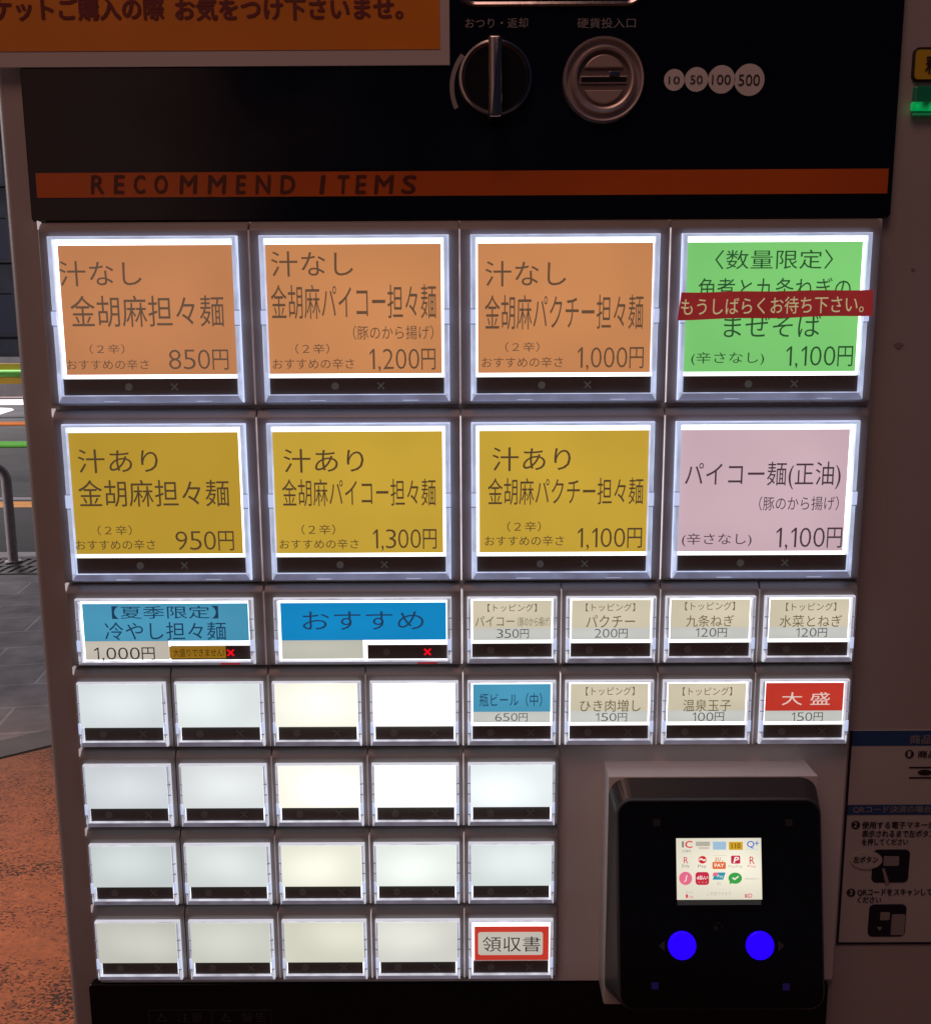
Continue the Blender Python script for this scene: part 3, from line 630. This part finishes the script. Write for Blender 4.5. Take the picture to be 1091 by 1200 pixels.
small('cream topping button reading 100円', 6, 3, TOP, [('【トッピング】', 155, 513, 412, 557, c_, TH), ('温泉玉子', 157, 577, 407, 640, c_, .004), ('100円', 203, 645, 370, 690, q_, TL)], rb, 1)
small('small button, red over grey, reading 150円', 7, 3, [(0, 1, 0, .72, C['red']), (0, 1, .72, 1, C['pale'])], [('大', 672, 540, 778, 607, I['red'], 0), ('盛', 820, 540, 922, 605, I['red'], 0), ('150円', 720, 645, 885, 690, q_, TL)], rb)
BL = [[(206, 214, 216), (216, 224, 224), (244, 243, 228), (254, 254, 252)],
      [(197, 203, 207), (212, 217, 217), (252, 249, 236), (254, 254, 250), (226, 234, 236)],
      [(188, 197, 196), (201, 208, 206), (225, 225, 209), (221, 228, 222), (210, 219, 218)],
      [(186, 187, 178), (194, 196, 186), (206, 205, 189), (206, 206, 198)]]
SE = [[0, 1, 1, 3], [0, 1, 1, 2, 0], [0, 1, 2, 2, 0], [0, 1, 2, 2]]
CL = ['cool', 'pale', 'warm', 'bright', 'bluish']
for ri_, line in enumerate(BL):
    for ci, rgb in enumerate(line):
        button('blank_button', 'unlabelled white lit button', XS(ci), 3+ri_, 'small', full(card_mat('backlit_blank', rgb, 1.42 if min(rgb) < 240 else 1.5, .05, 26, .26)), [], ra, seam=SE[ri_][ci])
rcpt = (400, 980, .275)
b = button('menu_button', 'red bordered receipt button, bottom of the grid', XS(4), 6, 'small', [], [], rcpt)
x0, x1, z0, z1 = rpx(567, 385, 884, 527, YK, rcpt); flat(quad(x0, x1, z0, z1), YK, C['red'], 'menu_card', b, .0004)
x0, x1, z0, z1 = rpx(583, 408, 858, 505, YK, rcpt); flat(rrect(x0, x1, z0, z1, .0015), YK-.0002, C['stone'], 'card_inset', b)
bm = bmesh.new(); tpx(bm, '領収書', 602, 427, 848, 492, YI-.0004, rcpt, bold=-.002); link('lettering', bm, I['black'], b)

# red tape over the green button
tp = (770, 255, .2942)
def pz(x, y, reg, Y): return (lambda v: (v.x, v.z))(at(reg[0]+x*reg[2], reg[1]+y*reg[2], Y))
YT = -.0008
bm = bmesh.new(); top = [(97+(860-97)*i/12, 298-11*i/12+1.6*math.sin(i*1.3)) for i in range(13)]; bot = [(80+(858-80)*i/12, 408-18*i/12+2*math.sin(i*1.1+1)) for i in range(13)]
prism(bm, [pz(x, y, tp, YT) for x, y in bot]+[pz(x, y, tp, YT) for x, y in top[::-1]], YT, YT+.0006, .0001)
rt = thing('tape_notice', 'red tape with pale Japanese writing stuck across the green button', 'tape notice'); link('tape', bm, M['tape_red'], rt)
bm = bmesh.new(); tpx(bm, 'もうしばらくお待ち下さい。', 95, 316, 822, 384, YT-.0003, tp, bold=.008)
for v in bm.verts: v.co.z += (v.co.x-at(904, 357, YT).x)*.012
link('lettering', bm, M['tape_ink'], rt)
# small yellow sticker on the wide blue button
sp_ = (70, 690, .2291); YY = YB-.0005
x0, x1, z0, z1 = rpx(563, 295, 850, 356, YY, sp_)
st = thing('price_sticker', 'tiny yellow sticker on the dark strip of the sky blue button', 'sticker'); flat(quad(x0, x1, z0, z1), YY, M['sticker_yellow'], 'sticker_sheet', st, .0003)
bm = bmesh.new(); tpx(bm, '大盛りできません!', 583, 306, 842, 347, YY-.0003, sp_, bold=.01); link('lettering', bm, ink('sticker_ink', (64, 40, 12)), st)

# ------------------------------------------------------------------ posters
YO = YP-.0012
ps = thing('caution_poster', 'orange laminated notice with white border above the black panel', 'poster')
xr, zb_ = at(527, 60, YO).x, at(300, 77.5, YO).z
bm = bmesh.new(); prism(bm, quad(-.0268, xr, zb_, zb_+.16), YO, YO+.0007, .0001); link('laminate', bm, M['laminate'], ps)
xr2, zb2 = at(515.5, 40, YO).x, at(300, 59, YO).z
flat(quad(-.0262, xr2, zb2, zb2+.14), YO-.0003, M['poster_orange'], 'orange_sheet', ps)
bm = bmesh.new(); tpx(bm, 'チケットご購入の際', -34, -3, 193, 23.5, YO-.0006, bold=.075); tpx(bm, 'お気をつけ下さいませ。', 205, -3, 473, 23, YO-.0006, bold=.075); link('lettering', bm, M['poster_red'], ps)

YQ = YC-.0006; rq = (960, 840, .3)
gp = thing('payment_guide_poster', 'pale instruction sheet with blue bands right of the payment reader', 'poster')
xl = at(960+126*.3, 840+55*.3, YQ).x; x0 = at(987.5, 980, YQ).x; z1 = at(1040, 856, YQ).z; z0 = at(1040, 1106.5, YQ).z
bm = bmesh.new(); prism(bm, quad(x0, x0+.145, z0, z1), YQ, YQ+.0008); link('sheet', bm, M['paper'], gp)
bw = .0014
bm = bmesh.new(); [prism(bm, p4, YQ-.0003, YQ) for p4 in (quad(x0, x0+bw, z0, z1), quad(x0+bw, x0+.145, z0, z0+bw))]; link('border', bm, M['navy_print'], gp)
def band(y0, y1): return quad(x0+bw, x0+.145, at(1040, 840+y1*.3, YQ).z, at(1040, 840+y0*.3, YQ).z)
for y0, y1 in ((54, 112), (343, 382)): flat(band(y0, y1), YQ-.0003, M['blue_print'], 'header_band', gp, .0003)
for hs, *hb in (('商品購入', 352, 70, 530, 105), ('QRコード決済の場合', 130, 348, 437, 376)):
    bm = bmesh.new(); tpx(bm, hs, *hb, YQ-.0006, rq, bold=.04); link('header_lettering', bm, M['print_grey'], gp)
for cx_, cy_, lines in ((350, 145, (('商品を選', 383, 132, 545, 160),)), (140, 422, (('使用する電子マネーが', 165, 409, 452, 436), ('表示されるまで左ボタン', 165, 443, 452, 470), ('を押してください', 165, 476, 346, 501))),
                        (122, 686, (('QRコードをスキャンして', 147, 672, 440, 700), ('ください', 147, 703, 240, 727)))):
    c = pz(cx_, cy_, rq, YQ); r_ = at(960+(cx_+17)*.3, 840+cy_*.3, YQ).x-c[0]
    bm = bmesh.new(); prism(bm, circ(c[0], c[1], r_, 24), YQ-.0004, YQ); link('number_disc', bm, M['print_dark'], gp)
    bm = bmesh.new(); [tpx(bm, t_, *bx_, YQ-.0004, rq, bold=.05) for t_, *bx_ in lines]; link('lettering', bm, M['print_dark'], gp)
bm = bmesh.new()
for y in (196, 236): xa, xb, za, zc_ = rpx(350, y, 470, y+5, YQ-.0004, rq); prism(bm, quad(xa, xb, za, zc_), YQ-.0004, YQ)
c = pz(410, 217, rq, YQ); prism(bm, [(c[0]+.0042*math.cos(a), c[1]+.0017*math.sin(a)) for a in [i*math.pi/12 for i in range(24)]], YQ-.0004, YQ)
link('card_drawing', bm, M['print_dark'], gp)
bm = bmesh.new()
for cx_, cy_, s in ((350, 145, '1'), (140, 422, '2'), (122, 686, '3')): tpx(bm, s, cx_-6, cy_-10, cx_+6, cy_+10, YQ-.0007, rq, bold=.02)
link('number_print', bm, M['paper'], gp)
def picture(x0, y0, x1, y1, inner, finger):
    a = rpx(x0, y0, x1, y1, YQ, rq); pc = flat(rrect(*a, .003), YQ-.0004, M['navy_print'], 'picture', gp, .0004)
    bm = bmesh.new()
    for q in inner: bb = rpx(*q, YQ, rq); prism(bm, rrect(*bb, .0007, 3), YQ-.0007, YQ-.0004)
    prism(bm, [pz(x, y, rq, YQ) for x, y in finger], YQ-.0009, YQ-.0007); link('picture_detail', bm, M['print_grey'], pc)
picture(205, 518, 348, 646, [(248, 543, 308, 580)], [(242, 592), (252, 590), (270, 648), (256, 652)])
picture(190, 732, 335, 857, [(235, 762, 272, 792), (278, 770, 330, 850)], [(222, 818), (242, 818), (232, 832)])
bm = bmesh.new(); prism(bm, [pz(180+62*math.cos(R(t)), 556-36*math.sin(R(t)), rq, YQ) for t in range(0, 360, 15)], YQ-.0010, YQ-.0007)
bu = link('speech_bubble', bm, M['paper'], gp); bm = bmesh.new(); tpx(bm, '左ボタン', 132, 545, 228, 570, YQ-.0013, rq, bold=.05); link('lettering', bm, M['print_dark'], bu)

# ------------------------------------------------------------------ payment reader
PT = thing('payment_reader', 'black cashless payment reader with lit screen and two blue buttons', 'card reader')
BX0, BX1, BZ1, BZ0 = .2955, .4125, -.0510, -.1925
bm = bmesh.new(); pts = [(YC+.001, BZ1), (-.012, BZ1), (-.012, BZ0), (YC+.001, BZ0-.004)]
box(bm, BX0, BX1, -.012, YC-.0045, BZ0, BZ1, .0012, 2); link('mounting_bracket', bm, M['plate'], PT, True)
# wedge housing: its glass leans back at the top
GT, GB = Vector((0, -.0215, -.0605)), Vector((0, -.045, -.1700))
gx0, gx1 = .2993, .4100
n_ = Vector((0, (GB-GT).z, -(GB-GT).y)).normalized()
if n_.y > 0: n_ = -n_
def gl_at(px, py, off=0):
    d = FW*FPX + RT*(px-545.5) - UP*(py-600); q = GT+n_*off
    return CAM + d*((q-CAM).dot(n_)/d.dot(n_))
ex = Vector((1, 0, 0)); ey = (GT-GB).normalized()
def gpoint(u, v, off=0): return Vector((u, 0, 0)) + GB + ey*v + n_*off
GH = (GT-GB).length
bm = bmesh.new(); n = 8
o = rrect(gx0, gx1, 0, GH, .008, n)
front = [bm.verts.new(gpoint(x, v, .0)) for x, v in o]
o2 = rrect(gx0-.0010, gx1+.0010, -.0010, GH+.0010, .009, n); mid = [bm.verts.new(gpoint(x, v, -.0012)) for x, v in o2]
o3 = rrect(.2960, .4122, -.1880, -.0515, .010, n); back = [bm.verts.new((x, -.0115, z)) for x, z in o3]
N = len(o)
for a, b in ((front, mid), (mid, back)):
    for k in range(N): bm.faces.new((a[k], a[(k+1) % N], b[(k+1) % N], b[k]))
bm.faces.new(front); bm.faces.new(back); bmesh.ops.recalc_face_normals(bm, faces=bm.faces[:])
M['reader_grey'] = mat('reader_charcoal', (.06, .06, .064), .32, bump=.06, bscale=900)
link('housing', bm, M['reader_grey'], PT)
M['reader_glass'] = mat('reader_glass', (.004, .004, .009), .08)
bm = bmesh.new(); o = rrect(gx0+.0006, gx1-.0006, .0006, GH-.0006, .0075, n); A = [bm.verts.new(gpoint(x, v, .0008)) for x, v in o]; B = [bm.verts.new(gpoint(x, v, .0001)) for x, v in o]
bm.faces.new(A)
for k in range(N): bm.faces.new((A[k], A[(k+1) % N], B[(k+1) % N], B[k]))
bmesh.ops.recalc_face_normals(bm, faces=bm.faces[:]); link('front_glass', bm, M['reader_glass'], PT)
def to_glass(px, py):
    q = gl_at(px, py, .0008)-GB; return q.x, q.dot(ey)
def gpoly(bm, uv, off, mi=0):
    f = bm.faces.new([bm.verts.new(gpoint(u, v, off)) for u, v in uv]); f.normal_update()
    if f.normal.dot(n_) < 0: f.normal_flip()
    f.material_index = mi
zq = (700, 960, .2567)
def gz(x, y): return to_glass(zq[0]+x*zq[2], zq[1]+y*zq[2])
def grect(x0, y0, x1, y1, r=0):
    a, b = gz(x0, (y0+y1)/2)[0], gz(x1, (y0+y1)/2)[0]; c, d = gz((x0+x1)/2, y1)[1], gz((x0+x1)/2, y0)[1]
    return rrect(a, b, c, d, r, 4) if r else quad(a, b, c, d)
def gcirc(x, y, r, n=28, sy=1):
    c = gz(x, y); q = gz(x+r, y)[0]-c[0]; return [(c[0]+q*math.cos(2*math.pi*i/n), c[1]+q*sy*math.sin(2*math.pi*i/n)) for i in range(n)]
def gtext(bm, s, x0, y0, x1, y1, off, **kw):
    a = grect(x0, y0, x1, y1); t = bmesh.new(); glyphs(t, s, a[0][0], a[1][0], a[0][1], a[2][1], 0, **kw)
    for v in t.verts: v.co = gpoint(v.co.x, v.co.z, off)
    join(bm, t)
# lit screen
def lit(name, rgb, k=1.): c = lin(*rgb); return mat(name, tuple(v*.2 for v in c[:3]), .3, emit=c, strength=k)
bm = bmesh.new(); gpoly(bm, grect(360, 86, 748, 367), .0010); scr = link('screen', bm, card_mat('lit_screen', (238, 233, 212), 1.0, .04, 30), PT)
bm = bmesh.new(); gpoly(bm, grect(364, 369, 746, 391), .0010); link('screen_edge', bm, mat('screen_lip', (.06, .06, .06), .2, emit=(.02, .02, .02)), PT)  # reflection band below the screen, painted as a dim glowing strip
S = {k: lit('screen_'+k, v) for k, v in dict(red=(206, 40, 52), grey=(128, 124, 118), pinkgrey=(205, 190, 184), lightblue=(158, 190, 214), gold=(206, 160, 40), brown=(90, 60, 20), blue=(52, 104, 196),
    orange=(222, 104, 48), rose=(226, 108, 138), crimson=(196, 44, 74), teal=(48, 146, 168), green=(62, 160, 72), white=(240, 236, 226), faint=(178, 172, 160), ochre=(200, 120, 70)).items()}
def icon(shape, m, off=.0012):
    bm = bmesh.new(); gpoly(bm, shape, off); return link('app_icon', bm, m, scr)
def iword(s, x0, y0, x1, y1, m, off=.0014, **kw):
    bm = bmesh.new(); gtext(bm, s, x0, y0, x1, y1, off, **kw); return link('icon_lettering', bm, m, scr)
icon(grect(384, 100, 393, 128), S['grey']); iword('C', 398, 98, 432, 129, S['red'], bold=.06); iword('交通系', 385, 138, 425, 150, S['grey'])
icon(grect(447, 101, 512, 122), S['faint']); icon(grect(460, 125, 508, 136), S['pinkgrey'])
icon(grect(525, 101, 586, 138), S['lightblue']); icon(grect(598, 102, 661, 139), S['gold']); iword('110', 610, 108, 650, 132, S['brown'], bold=.02)
iword('Q', 680, 98, 714, 132, S['blue'], bold=.03); iword('+', 716, 98, 734, 118, S['blue'], bold=.04); icon(grect(676, 135, 730, 137), S['lightblue'])
iword('R', 392, 171, 413, 200, S['crimson']); iword('Edy', 385, 205, 420, 222, S['grey'])
icon(gcirc(478, 184, 19, 20, .9), S['red']); iword('~', 462, 176, 494, 190, S['white']); iword('Pay', 457, 206, 496, 223, S['grey'])
icon(grect(525, 163, 588, 165), S['pinkgrey']); iword('au', 533, 172, 560, 192, S['ochre'], shear=.2); iword('.', 566, 186, 572, 192, S['ochre']); icon(grect(523, 194, 584, 226, .0006), S['orange']); iword('PAY', 532, 201, 576, 217, S['white'], bold=.04)
icon(grect(608, 165, 650, 202, .0006), S['crimson']); iword('P', 618, 171, 644, 198, S['white'], bold=.05, shear=.2); iword('PayPay', 596, 207, 660, 223, S['faint'])
iword('R', 692, 169, 715, 203, S['crimson']); iword('Pay', 683, 207, 722, 221, S['rose'])
icon(gcirc(401, 269, 30), S['rose']); iword('J', 393, 254, 409, 285, S['white'], shear=.2)
icon(grect(446, 240, 508, 299, .0016), S['crimson']); iword('d払い', 452, 255, 503, 274, S['white'], bold=.03)
for xx in (462, 478, 494): icon(gcirc(xx, 286, 4, 10), S['ochre'], .0014)
icon([gz(535, 242), gz(524, 275), gz(572, 275), gz(583, 242)], S['teal']); icon([gz(528, 242), gz(523, 258), gz(545, 258), gz(550, 242)], S['rose'], .0013); iword('Pay', 545, 252, 572, 268, S['white'], .0015); iword('ID', 544, 286, 562, 299, S['faint'])
icon(gcirc(627, 268, 31, 28, .82), S['green']); icon([gz(612, 268), gz(617, 263), gz(624, 269), gz(640, 257), gz(644, 261), gz(624, 277)], S['white'], .0014)
icon([gz(602, 280), gz(600, 296), gz(618, 288)], S['green'], .0013)
iword('SMART+', 670, 266, 735, 275, S['faint'])
iword('戻る', 400, 327, 432, 336, S['faint']); icon(grect(402, 342, 411, 358), S['red']); iword('ia', 416, 345, 436, 358, S['rose'])
iword('ご利用できます', 498, 329, 608, 346, S['faint'], bold=.01); icon(grect(672, 340, 678, 357), S['red']); iword('iD', 680, 338, 704, 356, S['crimson'], bold=.02)
M['blue_lamp'] = mat('blue_lamp', (.02, .0, .4), .3, emit=(.017, .0, 1.0), strength=1.2)
for cxp in (385, 740):
    bm = bmesh.new(); c = gz(cxp, 575); r_ = gz(cxp+64, 575)[0]-c[0]; rings = []
    for rf, of in ((1, .0008), (1, .0016), (.94, .0022), (.6, .0025), (.0, .0026)):
        rings.append([bm.verts.new(gpoint(c[0]+r_*rf*math.cos(2*math.pi*i/36), c[1]+r_*rf*math.sin(2*math.pi*i/36), of)) for i in range(36)] if rf else [bm.verts.new(gpoint(c[0], c[1], of))])
    for a, b in zip(rings, rings[1:]):
        for i in range(36):
            if len(b) > 1: bm.faces.new((a[i], a[(i+1) % 36], b[(i+1) % 36], b[i]))
            else: bm.faces.new((a[i], a[(i+1) % 36], b[0]))
    bmesh.ops.recalc_face_normals(bm, faces=bm.faces[:]); link('round_button', bm, M['blue_lamp'], PT, True)
for pts in ([(278, 577), (306, 553), (306, 603)], [(852, 577), (824, 553), (824, 603)]):
    bm = bmesh.new(); gpoly(bm, [gz(*q) for q in pts], .0010); link('arrow_mark', bm, mat('arrow_grey', (.09, .09, .09), .4), PT)
for x, y, m in ((270, 15, 'corner_grey'), (872, 15, 'corner_grey'), (262, 760, 'corner_violet'), (860, 765, 'corner_violet')):
    mm_ = mat(m, (.05, .05, .05), .4) if 'grey' in m else mat(m, (.03, .02, .1), .4, emit=(.004, .002, .026))
    bm = bmesh.new(); gpoly(bm, grect(x-16, y-16, x+16, y+16), .0010); link('corner_lamp', bm, mm_, PT)
bm = bmesh.new()
c = gz(550, 490); q = gz(570, 490)[0]-c[0]
gpoly(bm, [(c[0]+q*math.cos(R(t)), c[1]+q*math.sin(R(t))) for t in range(-40, 141, 15)]+[(c[0]+q*.8*math.cos(R(t)), c[1]+q*.8*math.sin(R(t))) for t in range(140, -41, -15)], .0010)
gpoly(bm, grect(530, 488, 548, 506), .0010); link('tap_mark', bm, mat('tap_grey', (.05, .05, .05), .4), PT)

bpy.data.objects.remove(_to); bpy.data.curves.remove(_tc)
